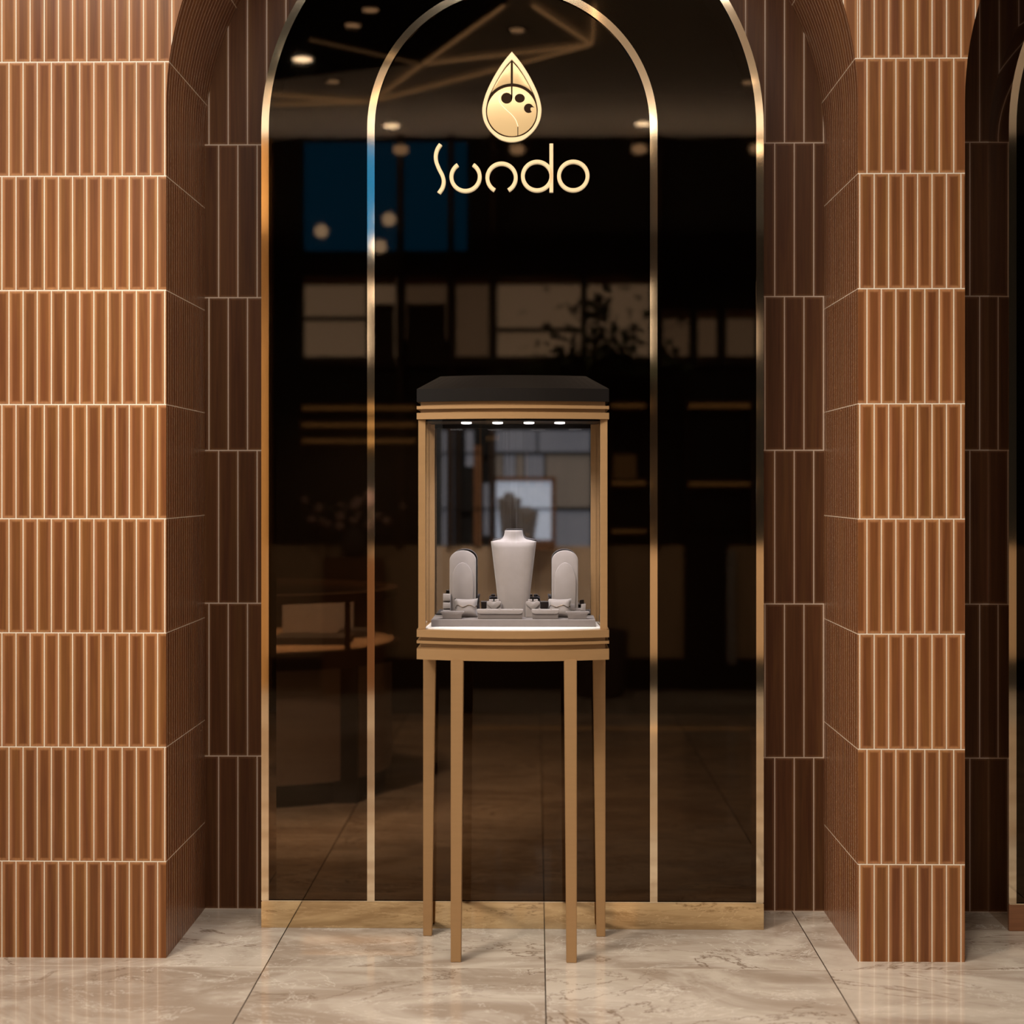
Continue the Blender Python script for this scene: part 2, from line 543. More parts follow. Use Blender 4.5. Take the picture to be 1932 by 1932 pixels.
def jamb(c, r, y0, y1, mi=0):
    out = []
    prof = [(c - r, 0.0, 0.0)] + [(x, z, ZS + r * (PI * i / 72)) for i, (x, z) in enumerate(arch_top(c, r))]
    n = len(prof)
    # the vertical coordinate runs up each side to the crown
    for k in range(n - 1):
        a, b = prof[k], prof[k + 1]
        mir = a[2] >= ZS + r * PI / 2 - 1e-6
        va, vb = a[2], b[2]
        if mir:
            tot = 2 * ZS + r * PI
            va, vb = tot - va, tot - vb
        out.append(([(a[0], y0, a[1]), (b[0], y0, b[1]), (b[0], y1, b[1]), (a[0], y1, a[1])],
                    [(0, va), (0, vb), (y1 - y0, vb), (y1 - y0, va)], mi))
    out.append(([(c + r, y0, ZS), (c + r, y0, 0), (c + r, y1, 0), (c + r, y1, ZS)], [(0, ZS), (0, 0), (y1 - y0, 0), (y1 - y0, ZS)], mi))
    return out


q = [flat(SIDE_L, XL, 0, ZT, YF, 0)] + above_arch(RC, RR, YF, ZT, 0)
q += [flat(XR, XR + (PER - 2 * RR), 0, ZT, YF, 1)] + above_arch(RC + PER, RR, YF, ZT, 1) + [flat(RC + PER + RR, SIDE_R, 0, ZT, YF, 1)]
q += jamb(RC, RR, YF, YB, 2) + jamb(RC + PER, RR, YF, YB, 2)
wall_front = struct(uv_mesh('wall_front', q, [M['tile_left'], M['tile_right'], M['tile_jamb']]))

wr = WR - .004
q = [flat(SIDE_L, WC - wr, 0, ZT, YB)] + above_arch(WC, wr, YB, ZT)
q += [flat(WC + wr, WC + PER - wr, 0, ZT, YB)] + above_arch(WC + PER, wr, YB, ZT) + [flat(WC + PER + wr, SIDE_R, 0, ZT, YB)]
# the courses right of each window are set out from the right-hand edge
def shifted(f):
    xm = sum(p[0] for p in f[0]) / 4
    return (f[0], [(u + .0178, v) for u, v in f[1]], f[2]) if xm > WC else f
q = [shifted(f) for f in q]
wall_back = struct(uv_mesh('wall_recess', q, [M['tile_back']]))

# shop behind the black glass
mb = MB(); mb.box(SIDE_L - .2, SIDE_R + .2, 9.4, 9.5, 0, ZT)
struct(mb.build('wall_shop_rear', M['dark_wood']))
mb = MB(); mb.box(SIDE_L - .3, SIDE_L - .2, YB, 9.4, 0, ZT)
struct(mb.build('wall_shop_left', M['dark_wood']))
mb = MB(); mb.box(SIDE_R + .2, SIDE_R + .3, YB, 9.4, 0, ZT)
struct(mb.build('wall_shop_right', M['dark_wood']))

# ceiling over concourse (with a dark recess) and over the shop
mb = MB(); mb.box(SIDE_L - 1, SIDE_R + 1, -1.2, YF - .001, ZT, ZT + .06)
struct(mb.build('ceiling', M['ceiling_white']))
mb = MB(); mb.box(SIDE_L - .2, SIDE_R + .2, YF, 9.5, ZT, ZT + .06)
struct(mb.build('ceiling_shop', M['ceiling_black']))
def cpt(px, py, z=None):          # ceiling point as the black glass mirrors it
    D = ((z or ZT) - EYE) * FPX / (915.0 - py)
    return (X(px, D), 2 * YW - D)
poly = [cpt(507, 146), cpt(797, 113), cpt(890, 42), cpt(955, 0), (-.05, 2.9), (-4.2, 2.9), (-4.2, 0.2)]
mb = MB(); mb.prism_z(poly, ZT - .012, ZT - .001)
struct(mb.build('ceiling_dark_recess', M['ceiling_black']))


def ring_prof(c, r, z0, n=72):
    return [(c - r, z0)] + arch_top(c, r, n) + [(c + r, z0)]


def ring_solid(mb, c, r1, r2, z0, y0, y1):
    a, b = ring_prof(c, r1, z0), ring_prof(c, r2, z0)
    rings = []
    for (xa, za), (xb, zb) in zip(a, b):
        rings.append([(xa, y0, za), (xb, y0, zb), (xb, y1, zb), (xa, y1, za)])
    return mb.loft(rings)


def build_window(name, off, plinth_mat):
    root = bpy.data.objects.new(name, None); COL.objects.link(root); root.location = (WC + off, YW, 0)
    root.empty_display_size = .1
    struct(root)
    ic = IC - WC
    zp = at(967, 1701, YW)[1]
    fw = X(507, YW) - X(493, YW)
    mb = MB(); ring_solid(mb, 0, WR, WR - .006, 0.0005, .0125, YB - YW + .03); mb.build('surround', M['bronze_edge'], root, True)
    mb = MB(); ring_solid(mb, 0, WR, WR - fw, zp, 0.0, .012)
    mb.build('frame', M['gold_trim'], root, 30)
    mb = MB(); ring_solid(mb, ic, IR, IR - fw, zp, -.004, .0035)
    mb.build('inner_frame', M['gold_trim'], root, 30)
    # pane
    mb = MB()
    p = ring_prof(0, WR - fw * .6, zp + .0005)
    mb.loft([[(x, .012, z) for x, z in p], [(x, .0045, z) for x, z in p]])
    mb.build('glass_pane', M['black_glass'], root)
    mb = MB(); mb.box(-WR, WR, -.001, .012, 0.0005, zp - .003)
    mb.build('plinth', plinth_mat, root)
    mb = MB(); mb.box(-WR + .002, WR - .002, .0, .012, zp - .003, zp + .0004)
    mb.build('sill_strip', M['gold_trim'], root)
    return root


build_window('window_1', 0.0, M['gold_mirror'])
build_window('window_2', PER, M['red_wood'])

# ------------------------------------------------------------------ lit sign on the glass
ZC = (2900.0 / YW)
SX, SZ = at(967.0, 184.0, YW - .002)
YS = YW + .0045               # front of the pane


def ez(x, y):   # emblem drawing units: 1/5.682 photo pixel at the pane
    k = 1 / 5.682 / ZC
    return ((x - 942) * k, (650 - y) * k)


emb = thing('emblem_sign', 'gold teardrop emblem glowing on the black glass above the lettering', 'sign', (at(800 + 942 / 5.682, 915, YS)[0], YS, at(967, 70 + 650 / 5.682, YS)[1]))
def mirrored(right):
    return right + [(1884 - x, y) for x, y in reversed(right[1:-1])]
out_r = [(942, 165), (1006, 240), (1078, 340), (1150, 462), (1215, 600), (1250, 715), (1260, 805), (1240, 910), (1182, 1010), (1092, 1092), (1015, 1125), (942, 1135)]
in_r = [(942, 250), (1005, 320), (1078, 430), (1140, 545), (1188, 645), (1212, 735), (1219, 805), (1204, 900), (1155, 988), (1080, 1050), (1010, 1076), (942, 1083)]
OUT = smooth_closed(mirrored(out_r), 5, (0,)); INN = smooth_closed(mirrored(in_r), 5, (0,))
mb = MB(); mb.prism_y([ez(*p) for p in OUT], -.005, 0.0); mb.build('backing_plate', M['sign_dark'], emb)
mb = MB()
a = [ez(*p) for p in OUT]; b = [ez(*p) for p in INN]
am, bm_ = inset(a, .0012), inset(b, -.0012)
n = len(a)
mb.loft([[(*(a[i][:1]), -.003, a[i][1]), (a[i][0], -.0105, a[i][1]), (am[i][0], -.012, am[i][1]), (bm_[i][0], -.012, bm_[i][1]), (b[i][0], -.0105, b[i][1]), (b[i][0], -.003, b[i][1])] for i in list(range(n)) + [0]], cap=False, closed=False)
mb.build('rim', M['sign_edge'], emb, 30)
def arc(cx, cy, r, a0, a1, n):
    return [(cx + r * math.cos(math.radians(a0 + (a1 - a0) * i / n)), cy - r * math.sin(math.radians(a0 + (a1 - a0) * i / n))) for i in range(n + 1)]
def panel(pts, name, m, y=-.0095, bev=.0011):
    P_ = [ez(*p) for p in pts]
    mb = MB(); mb.prism_y(P_, y, -.003, bev); return mb.build(name, m, emb, 30)
lt = [(931, 278), (931, 503)] + arc(942, 800, 296, 95, 137, 10) + [(762, 520), (820, 420), (872, 345)]
panel(lt, 'upper_panel', M['sign'])
panel([(1884 - x, y) for x, y in lt], 'upper_panel', M['sign'])
disc = arc(942, 803, 266, 92, 448, 60)
disc = [(x, y) for x, y in disc]
panel(disc, 'disc', M['sign'])
# dark inlays: note head with its stem, oval, notched round
def inlay(pts):
    mb = MB(); mb.prism_y([ez(*p) for p in pts], -.0102, -.006); return mb.build('inlay', M['sign_dark'], emb)
inlay([(933.5, 531), (949, 531), (949, 650), (946, 675), (933.5, 675)])
inlay([(887 + 60 * math.cos(t * PI / 16), 663 + 58 * math.sin(t * PI / 16)) for t in range(32)])
inlay([(1027 + 54 * math.cos(t * PI / 14), 664 + 47 * math.sin(t * PI / 14)) for t in range(28)])
inlay(arc(1122, 772, 50, 25, 318, 26) + [(1150, 806), (1142, 788), (1142, 770), (1152, 762), (1183, 762)])
def ribbon(mb, pts, w, y0, y1, bev=.0, closed=False, tow=None):
    P_ = [Vector(p) for p in pts]; m = len(P_); rings = []
    for i in range(m):
        a = P_[i - 1] if (i > 0 or closed) else P_[i]
        b = P_[(i + 1) % m] if (i < m - 1 or closed) else P_[i]
        t = (b - a).normalized(); s = Vector((-t.y, t.x))
        h = w / 2
        c = P_[i]
        L_, R_ = c + s * h, c - s * h
        l2, r2 = c + s * (h - bev), c - s * (h - bev)
        rings.append([(L_.x, y1, L_.y), (L_.x, y0 + bev * .8, L_.y), (l2.x, y0, l2.y), (r2.x, y0, r2.y), (R_.x, y0 + bev * .8, R_.y), (R_.x, y1, R_.y)])
    if closed: rings.append(rings[0])
    mb.loft(rings, cap=not closed)
sl = smooth_open([(925, 588), (870, 597), (825, 625), (806, 680), (830, 735), (890, 795), (945, 845), (985, 900), (1008, 965)], 8)
mb = MB(); ribbon(mb, [ez(*p) for p in sl], .0022, -.0112, -.006, .0006); mb.build('swan_line', M['sign_line'], emb, 30)
inlay([(1002, 972), (1010, 972), (1010, 1066), (1002, 1066)])

let = thing('sign_lettering', 'gold lit shop lettering in thin round letters on the black glass below the teardrop', 'sign', (at(800 + 942 / 5.682, 915, YS)[0], YS, at(967, 70 + 650 / 5.682, YS)[1]))
LW = 41 / 5.682 / ZC
def letter(paths):
    mb = MB()
    for pts, closed in paths:
        ribbon(mb, [ez(*p) for p in pts], LW, -.014, 0.0, .0022, closed)
    return mb.build('letter', M['sign_edge'], let, 30)
letter([(smooth_open([(178, 1155), (145, 1205), (127, 1270), (132, 1340), (163, 1420), (198, 1490), (212, 1555), (198, 1620), (160, 1678)], 8), False)])
letter([(arc(446, 1503, 152, 123, 417, 48), False)])
letter([(arc(832, 1515, 152, 241, -61, 48), False)])
letter([(arc(1213, 1498, 153, 0, 352.5, 48), True), ([(1365, 1153), (1365, 1672)], False)])
letter([(arc(1600, 1498, 153, 0, 352.5, 48), True)])

# ------------------------------------------------------------------ display case
YC, YBU, YR = 4.541, 4.488, 4.808       # front corners, crown of the bowed front, rear
CX = X(967.5, YC)
HW = (X(1149.0, YC) - X(786.0, YC)) / 2
def zc(py, Y=YC): return at(967.5, py, Y)[1]


def plan(e=0.0, er=None, n=24):
    """bowed outline of the case, inset by e"""
    er = e if er is None else er
    hw = HW - e; yc = YC + e; yb = YBU + e
    pts = [(hw, YR - er), (-hw, YR - er)]
    for i in range(n + 1):
        s = -1 + 2 * i / n
        pts.append((hw * s, yc - (yc - yb) * (1 - s * s)))
    return [(x + CX, y) for x, y in pts]


case = thing('display_case', 'tall glass jewellery showcase with brass frame, black cap and four tapered legs', 'display case', (CX, 4.65, 0))
case_inv = Matrix.Translation((-CX, -4.65, 0))
def cpart(mb, name, m, smooth=False, parent=None):
    bmesh.ops.transform(mb.bm, matrix=case_inv, verts=mb.bm.verts[:])
    return mb.build(name, m, parent or case, smooth)
mb = MB()
mb.loft([[(x, y, zc(758)) for x, y in plan(0)], [(x, y, zc(734)) for x, y in plan(0)], [(x, y, zc(710.5, YC + .09) - .001) for x, y in plan(.066, .02)]])
cpart(mb, 'cap', M['black_lacquer'])
def mould(name, levels):
    mb = MB()
    for e, p0, p1 in levels:
        mb.prism_z(plan(e), zc(p1), zc(p0))
    return cpart(mb, name, M['brass_h'])
mould('cornice', [(.011, 758, 766), (0, 766, 772), (.011, 772, 779), (0, 779, 791)])
mould('base_moulding', [(0, 1188, 1202), (.011, 1202, 1209), (0, 1209, 1214), (.011, 1214, 1224), (0, 1224, 1244)])
ZD, ZCe = zc(1188), zc(791)
pw = .0215
for s in (-1, 1):
    mb = MB(); x0 = s * (HW - .0045); x1 = x0 - s * pw
    mb.box(CX + min(x0, x1), CX + max(x0, x1), YC + .003, YC + .003 + pw, ZD, ZCe, .0012)
    cpart(mb, 'post', M['brass'])
    mb = MB(); x0 = X(804.5 if s < 0 else 1130.5, 4.79); x1 = x0 - s * .0265
    mb.box(min(x0, x1), max(x0, x1), YR - .022, YR - .001, ZD, ZCe, .0012)
    cpart(mb, 'post', M['brass'])
# panes
mb = MB(); n = 24; pa = []
hwg = HW - .0045 - pw
for i in range(n + 1):
    s = -1 + 2 * i / n
    pa.append((CX + hwg * s, YC + .010 - (YC - YBU) * (1 - s * s) * .93))
mb.loft([[(x, y, ZD) for x, y in pa] + [(x, y + .005, ZD) for x, y in reversed(pa)], [(x, y, ZCe) for x, y in pa] + [(x, y + .005, ZCe) for x, y in reversed(pa)]])
cpart(mb, 'front_glass', M['case_glass'], 30)
for s in (-1, 1):
    xa = CX + s * (HW - .010); xb = X(804.5 if s < 0 else 1130.5, 4.79) + s * -.006
    y0, y1 = YC + .003 + pw, YR - .022
    mb = MB()
    mb.prism_z([(xa, y0), (xa - s * .005, y0), (xb - s * .005, y1), (xb, y1)], ZD, ZCe)
    cpart(mb, 'side_glass', M['case_glass'])
mb = MB(); mb.box(X(820, 4.79), X(1115, 4.79), YR - .010, YR - .004, ZD, zc(808, 4.79))
cpart(mb, 'mirror_back', M['smoked_mirror'])
mb = MB()
mb_h = MB(); mb_h.box(X(820, 4.79), X(1115, 4.79), YR - .014, YR - .004, zc(808, 4.79), ZCe)
cpart(mb_h, 'rear_header', M['black_lacquer'])
dk = [(CX - hwg, YC + .016), (CX - hwg, YR - .03)][::-1] + [(x, y + .0055) for x, y in pa][1:-1] + [(CX + hwg, YC + .016), (CX + hwg, YR - .03)]
dk = [(CX + .255, YR - .024), (CX - .255, YR - .024), (CX - hwg - .003, YC + .03)] + [(x, y + .0055) for x, y in pa] + [(CX + hwg + .003, YC + .03)]
mb.prism_z(dk, ZD - .002, ZD + .0030)
cpart(mb, 'deck', M['white_deck'])
mb = MB(); mb.prism_z(dk, ZCe - .006, ZCe + .001)
cpart(mb, 'soffit', M['black_lacquer'])
for px in (880, 939, 998, 1056):
    mb = MB(); lx = X(px, 4.63)
    mb.lathe([(.0155, ZCe - .004), (.0155, ZCe - .009), (.013, ZCe - .010), (.0, ZCe - .010)][:3], 20, (lx, 4.63))
    lo = cpart(mb, 'case_lamp', M['lamp_case'])
    d = bpy.data.lights.new('case_lamp_light', 'SPOT'); d.energy = 3.6; d.color = (.97, .94, 1.0); d.spot_size = math.radians(110); d.spot_blend = .6; d.shadow_soft_size = .02
    lo2 = bpy.data.objects.new('case_lamp_light', d); COL.objects.link(lo2)
    lo2.location = (lx, 4.63, ZCe - .013); lo2.rotation_euler = (math.radians(2), 0, 0)
# legs
ZL = zc(1244)
def leg(xo, s, wt, wb, yf, dt, db):
    """outer edge xo upright, inner edge tapering"""
    def ring(w_, d_, z): return [(xo, yf, z), (xo + s * w_, yf, z), (xo + s * w_, yf + d_, z), (xo, yf + d_, z)]
    mb = MB(); mb.loft([ring(wb, db, 0.0), ring(wt, dt, ZL + .004)])
    bmesh.ops.recalc_face_normals(mb.bm, faces=mb.bm.faces[:])
    bmesh.ops.bevel(mb.bm, geom=mb.bm.edges[:], offset=.0015, segments=2, affect='EDGES')
    return cpart(mb, 'leg', M['brass'])
leg(X(850.3, 4.503), 1, .0375, .0305, 4.503, .044, .034)
leg(X(1088.3, 4.503), -1, .0375, .0305, 4.503, .044, .034)
leg(X(798.3, 4.765), 1, .0395, .0275, 4.765, .038, .030)
leg(X(1142.3, 4.765), -1, .0395, .0275, 4.765, .038, .030)

# ------------------------------------------------------------------ jewellery stands in the case
ZK = ZD + .0030
tr = MB(); TX0, TX1 = X(813.5, 4.60), X(1123.5, 4.60)
tr.box(TX0, TX1, 4.600, 4.772, 0, .0205, .0012)
tray = tr.build('display_tray', M['velvet_dark'], None, False, (0, 0, ZK + .0003))
tag(tray, 'flat grey velvet platform covering the white floor of the showcase', 'tray')
ZP = ZK + .0210
def zo(py, Y): return at(967.5, py, Y)[1] - ZP


def sup(hx, hy, z, n=36, e=3.0, cy=0.0):
    out = []
    for k in range(n):
        c, s = math.cos(2 * PI * k / n), math.sin(2 * PI * k / n)
        out.append((hx * math.copysign(abs(c) ** (2 / e), c), cy + hy * math.copysign(abs(s) ** (2 / e), s), z))
    return out


def bust_mesh(h=.27, k=1.0):
    R = [sup(.044, .028, 0), sup(.047, .030, .03), sup(.054, .032, .10), sup(.061, .034, .16), sup(.0675, .0335, .215), sup(.0695, .031, .231, e=3.5), sup(.0698, .028, .2335, e=3.5),
         sup(.056, .026, .2365, e=2.8), sup(.040, .0245, .2400, e=2.4), sup(.0335, .0235, .2440, e=2.2), sup(.0295, .0230, .252, e=2), sup(.0275, .0225, .262, e=2), sup(.0272, .0223, .2665, e=2), sup(.0262, .0213, .2680, e=2)]
    s = h / .268
    return [[(x * k, y * k, z * s) for x, y, z in r] for r in R]


Yb = 4.715
bust = MB().loft(bust_mesh(zo(1000.5, Yb))).build('necklace_bust', M['velvet'], None, 50, (X(969, Yb), Yb, ZP))
tag(bust, 'tall grey velvet necklace bust in the middle of the showcase', 'display bust')


def board(px, py, label):
    Y = 4.728
    h = zo(py, Y); hw = .0405
    def outline(hw, h):
        pts = [(-hw, 0), (hw, 0)]
        r = hw
        for i in range(17):
            a = PI * i / 16
            pts.append((r * math.cos(a) if True else 0, h - r * .78 + r * .78 * math.sin(a)))
        return pts
    root = thing('necklace_stand', label, 'jewellery stand', (X(px, Y), Y, ZP), 0, 'arched stands at the back of the showcase')
    mb = MB(); mb.prism_y(outline(hw, h), -.006, .022, .004); mb.build('board', M['velvet'], root, 30)
    # sloping apron on the front, narrower, swelling to the foot
    ap = [(-.030, 0), (.030, 0)] + [(.034 * math.cos(PI * i / 12), h * .50 + .034 * math.sin(PI * i / 12) * 1.9) for i in range(13)]
    mb = MB(); mb.prism_y(ap, -.012, -.0055, .003); mb.build('apron', M['velvet'], root, 30)
    return root


board(873, 1038.5, 'arched grey velvet stand behind the pillow left of the necklace bust')
board(1066, 1038.5, 'arched grey velvet stand behind the pillow right of the necklace bust')


def pillow(px, label, blabel, sl):
    Y = 4.688
    W_, H_, T_ = .072, .060, .018
    bm = bmesh.new(); N = 14
    lay = {}
    for side in (-1, 1):
        for i in range(N + 1):
            for j in range(N + 1):
                u = -1 + 2 * i / N; v = -1 + 2 * j / N
                edge = max(abs(u), abs(v)) >= 1 - 1e-9
                key = (i, j, 0 if edge else side)
                if key in lay: continue
                x = u * W_ / 2 * (1 - .10 * (1 - v * v)); z = v * H_ / 2 * (1 - .10 * (1 - u * u))
                t = T_ * ((1 - u ** 4) * (1 - v ** 4)) ** .6
                lay[key] = bm.verts.new((x, side * t if not edge else 0, z))
    for side in (-1, 1):
        for i in range(N):
            for j in range(N):
                g = lambda a, b: lay.get((a, b, 0)) or lay[(a, b, side)]
                bm.faces.new((g(i, j), g(i + 1, j), g(i + 1, j + 1), g(i, j + 1)))
    mb = MB(); mb.bm.free(); mb.bm = bm
    o = mb.build('pillow', M['velvet'], None, 80)
    o.location = (X(px, Y), Y, ZP + H_ / 2 - .0015 - .001); o.rotation_euler = (math.radians(-14), 0, math.radians(2 * sl))
    o.location.z += .0005
    tag(o, label, 'jewellery pillow', 'velvet bracelet pillows')
    # bracelet wrapped round the pillow
    pts = []
    for i in range(40):
        a = 2 * PI * i / 40
        x = (W_ / 2 - .002) * math.cos(a) * .93
        y = -math.sin(a) * (T_ + .0025) * (1 if abs(math.sin(a)) > .001 else 1)
        u = x / (W_ / 2); tt = T_ * (1 - u ** 4) ** .6 + .0012
        y = -math.copysign(tt, math.sin(a)) if abs(math.sin(a)) > .05 else 0
        z = .003 + .0035 * math.cos(5 * a) * (1 if math.sin(a) > 0 else 0)
        pts.append((x, y, z))
    br = MB().tube(pts, .0010, 6, True).build('bracelet', M['bracelet'], None, True)
    br.location = o.location; br.rotation_euler = o.rotation_euler
    tag(br, blabel, 'bracelet', 'bracelets on the velvet pillows')


pillow(879.5, 'small grey velvet pillow in front of the left arched stand', 'thin dark gold bracelet around the left velvet pillow', 1)
pillow(1056, 'small grey velvet pillow in front of the right arched stand', 'thin dark gold bracelet around the right velvet pillow', -1)


def heart_stand(px, label):
    Y = 4.690
    root = thing('earring_stand', label, 'jewellery stand', (X(px, Y), Y, ZP), 0, 'heart collared earring stands')
    W_, h = .0445, zo(1131.5, Y)
    hw = W_ / 2; r = .009
    bd = [(-hw, 0), (hw, 0), (hw, h - r - .006)] + [(hw - r + r * math.cos(a * PI / 12), h - r - .006 + r * math.sin(a * PI / 12)) for a in range(1, 7)] + \
         [(-hw + r - r * math.cos(PI / 2 - a * PI / 12), h - r - .006 + r * math.sin(PI / 2 - a * PI / 12)) for a in range(0, 6)] + [(-hw, h - r - .006)]
    mb = MB(); mb.prism_y(bd, -.011, .011, .0025); mb.build('body', M['velvet'], root, 30)
    k = .0205
    he = [(0, h * .42), (hw * .55, h * .60), (hw * .95, h * .77), (hw * .93, h * .90), (hw * .55, h * .955), (.002, h * .84), (-.002, h * .84), (-hw * .55, h * .955), (-hw * .93, h * .90), (-hw * .95, h * .77), (-hw * .55, h * .60)]
    he = smooth_closed(he, 4, (0,))
    mb = MB(); mb.prism_y(he, -.0155, -.0105, .0018); mb.build('heart_collar', M['velvet'], root, 30)
    for s in (-1, 1):
        mb = MB()
        mb.box(s * .0085 - .0065, s * .0085 + .0065, -.010, .004, h - .007, h + .0015, .0012)
        mb.build('prong', M['velvet'], root, 30)
    return root


heart_stand(932, 'small velvet earring stand with heart collar left of the necklace bust')
heart_stand(1005.5, 'small velvet earring stand with heart collar right of the necklace bust')


def flap_box(px0, px1, slots, label):
    Y = 4.638
    x0, x1 = X(px0, Y), X(px1, Y); c = (x0 + x1) / 2; hw = (x1 - x0) / 2
    h = zo(1149.5, Y)
    root = thing('ring_box', label, 'ring holder', (c, Y, ZP))
    bd = [(-hw + .003, 0), (hw - .003, 0), (hw - .0015, h * .5), (hw - .001, h - .003), (-hw + .001, h - .003), (-hw + .0015, h * .5)]
    mb = MB(); mb.prism_y(bd, -.012, .015, .0015); mb.build('body', M['velvet_dark'], root, 30)
    r = .011
    fl = [(hw, h), (-hw, h)] + [(-hw + r - r * math.cos(a * PI / 16), h * .58 - .001 + (1 - math.sin(a * PI / 16)) * r * .75) for a in range(0, 9)] + \
         [(hw - r + r * math.cos(PI / 2 - a * PI / 16), h * .58 - .001 + (1 - math.sin(PI / 2 - a * PI / 16)) * r * .75) for a in range(0, 9)]
    mb = MB(); mb.prism_y(fl, -.016, -.0115, .0015); mb.box(-hw, hw, -.0155, .016, h - .004, h, .0015); mb.build('flap', M['velvet'], root, 30)
    for s in slots:
        mb = MB(); mb.box(s * hw - .0035, s * hw + .0035, -.010, .000, h - .001, h + .0022, .001); mb.build('ring_slot', M['velvet'], root, 30)
    return root


flap_box(900, 987, (-.58, -.02, .6), 'long grey velvet ring holder with rounded flap before the bust')
flap_box(1003, 1054.5, (-.4, .4), 'short grey velvet ring holder with rounded flap')


def saddle(px0, px1, label):
    Y = 4.640
    x0, x1 = X(px0, Y), X(px1, Y); c = (x0 + x1) / 2; hw = (x1 - x0) / 2
    h = zo(1153, Y)
    half = [(hw * .80, 0), (hw * .79, h * .15), (hw * .80, h * .42), (hw * .86, h * .62), (hw * .98, h * .78), (hw, h * .88), (hw * .95, h * .97), (hw * .80, h * 1.0), (hw * .5, h * .985)]
    poly = [(x, z) for x, z in half] + [(-x, z) for x, z in reversed(half)]
    mb = MB(); mb.prism_y(poly, -.016, .016, .0022)
    o = mb.build('ring_cushion', M['velvet_dark'], None, 40, (c, Y, ZP))
    tag(o, label, 'ring holder', 'flared velvet ring cushions')
    return o


saddle(831, 876, 'flared velvet ring cushion at the front left of the tray')
saddle(1067, 1111.5, 'flared velvet ring cushion at the front right of the tray')
# stepped ring tower at the left
Y = 4.715; cxl = X(843, Y)
root = thing('ring_tower', 'narrow stepped velvet ring tower at the left edge of the tray', 'jewellery stand', (cxl, Y, ZP))
h = zo(1120.5, Y)
mb = MB(); mb.box(-.0115, .0115, -.002, .012, 0, h, .001); mb.build('upright', M['velvet_dark'], root)
for k, (a, b) in enumerate(((0, .30), (.36, .62), (.70, 1.0))):
    mb = MB(); mb.box(-.0112, .0112, -.012 - .002 * (2 - k), -.0015, h * a, h * b, .002); mb.build('step', M['velvet'], root, 30)
# earring cards at the right
Y = 4.722; cxr = X(1090, Y)
root = thing('earring_card_holder', 'velvet holder with two slanted earring cards at the right edge of the tray', 'jewellery stand', (cxr, Y, ZP))
mb = MB(); mb.box(-.022, .022, -.008, .008, 0, zo(1147, Y), .0015); mb.build('base', M['velvet_dark'], root, 30)
for s in (-1, 1):
    zt = zo(1138.5, Y); zb = zo(1151, Y)
    mb = MB(); mb.prism_y([(s * .0085, zb), (s * .0235, zb - .001), (s * .0245, zt), (s * .0105, zt - .001)], -.0125, -.0085, .0008)
    mb.build('card', M['velvet'], root, 30)

# ------------------------------------------------------------------ curved counter inside the shop
ctr = thing('jewellery_counter', 'curved glass topped jewellery counter inside the shop, behind the left glass', 'counter', (-1.50, 7.15, 0))
def ell(ax, ay, n=64, e=2.3):
    out = []
    for k in range(n):
        c, s = math.cos(2 * PI * k / n), math.sin(2 * PI * k / n)
        out.append((ax * math.copysign(abs(c) ** (2 / e), c), ay * math.copysign(abs(s) ** (2 / e), s)))
    return out
def ctr_part(name, ax, ay, z0, z1, m): 
    mb = MB(); mb.prism_z(ell(ax, ay), z0, z1); return mb.build(name, m, ctr, 30)
ctr_part('toe_kick', .79, .55, 0, .10, M['black'])
ctr_part('body', .82, .58, .10, .60, M['taupe_panel'])
ctr_part('deck', .86, .62, .60, .675, M['dark_wood'])
ctr_part('lining', .83, .59, .675, .680, M['tan_panel'])
def ctr_ring(name, ax, ay, t, z0, z1, m):
    a, b = ell(ax, ay), ell(ax - t, ay - t)
    rings = [[(a[i][0], a[i][1], z0), (b[i][0], b[i][1], z0), (b[i][0], b[i][1], z1), (a[i][0], a[i][1], z1)] for i in list(range(64)) + [0]]
    mb = MB(); mb.loft(rings, cap=False); return mb.build(name, m, ctr, 30)
ctr_ring('top_rail', .85, .61, .05, .885, .925, M['dark_wood'])
ctr_ring('glass', .835, .595, .006, .675, .887, M['counter_glass'])
mb = MB(); mb.prism_z(ell(.80, .56), .905, .913); mb.build('glass_top', M['counter_glass'], ctr, 30)
E = ell(.835, .595)
for i in (4, 50, 57, 42, 12):
    x, y = E[i]
    mb = MB(); mb.box(x - .012, x + .012, y - .012, y + .012, .675, .886); mb.build('post', M['dark_wood'], ctr)
# dark pilaster
EB = ell(.825, .585)
for i in (57,):
    x, y = EB[i]
    mb = MB(); mb.box(x - .05, x + .05, y - .012, y + .05, .0, .60); mb.build('pilaster', M['black'], ctr)
def ctray(x, y, w_, d_, label):
    t = MB().box(-w_ / 2, w_ / 2, -d_ / 2, d_ / 2, 0, .035, .003).build('jewellery_tray', M['charcoal'], None, False, (x, y, .681))
    return tag(t, label, 'tray', 'dark trays in the curved counter')
ctray(-1.36, 6.82, .30, .22, 'dark jewellery tray at the left in the curved counter')
ctray(-1.02, 7.00, .34, .24, 'dark jewellery tray in the middle of the curved counter')
ctray(-.86, 7.30, .16, .16, 'dark jewellery tray near the rounded end of the counter')
bk = MB().box(-.17, .17, -.008, .008, 0, .17, .002).build('display_stand', M['grey_panel'], None, False, (-1.05, 7.36, .681))
tag(bk, 'pale grey upright display panel standing inside the curved counter', 'panel')
d = bpy.data.lights.new('counter_light', 'AREA'); d.energy = 40; d.size = .5; d.color = (1, .75, .5)
o = bpy.data.objects.new('counter_light', d); COL.objects.link(o); o.location = (-1.15, 6.9, 1.9)
spot('shop_spot', (-1.3, 5.5, 3.6), (-1.05, 6.75, .3), 420, 40, .8, .1, (1, .85, .7))

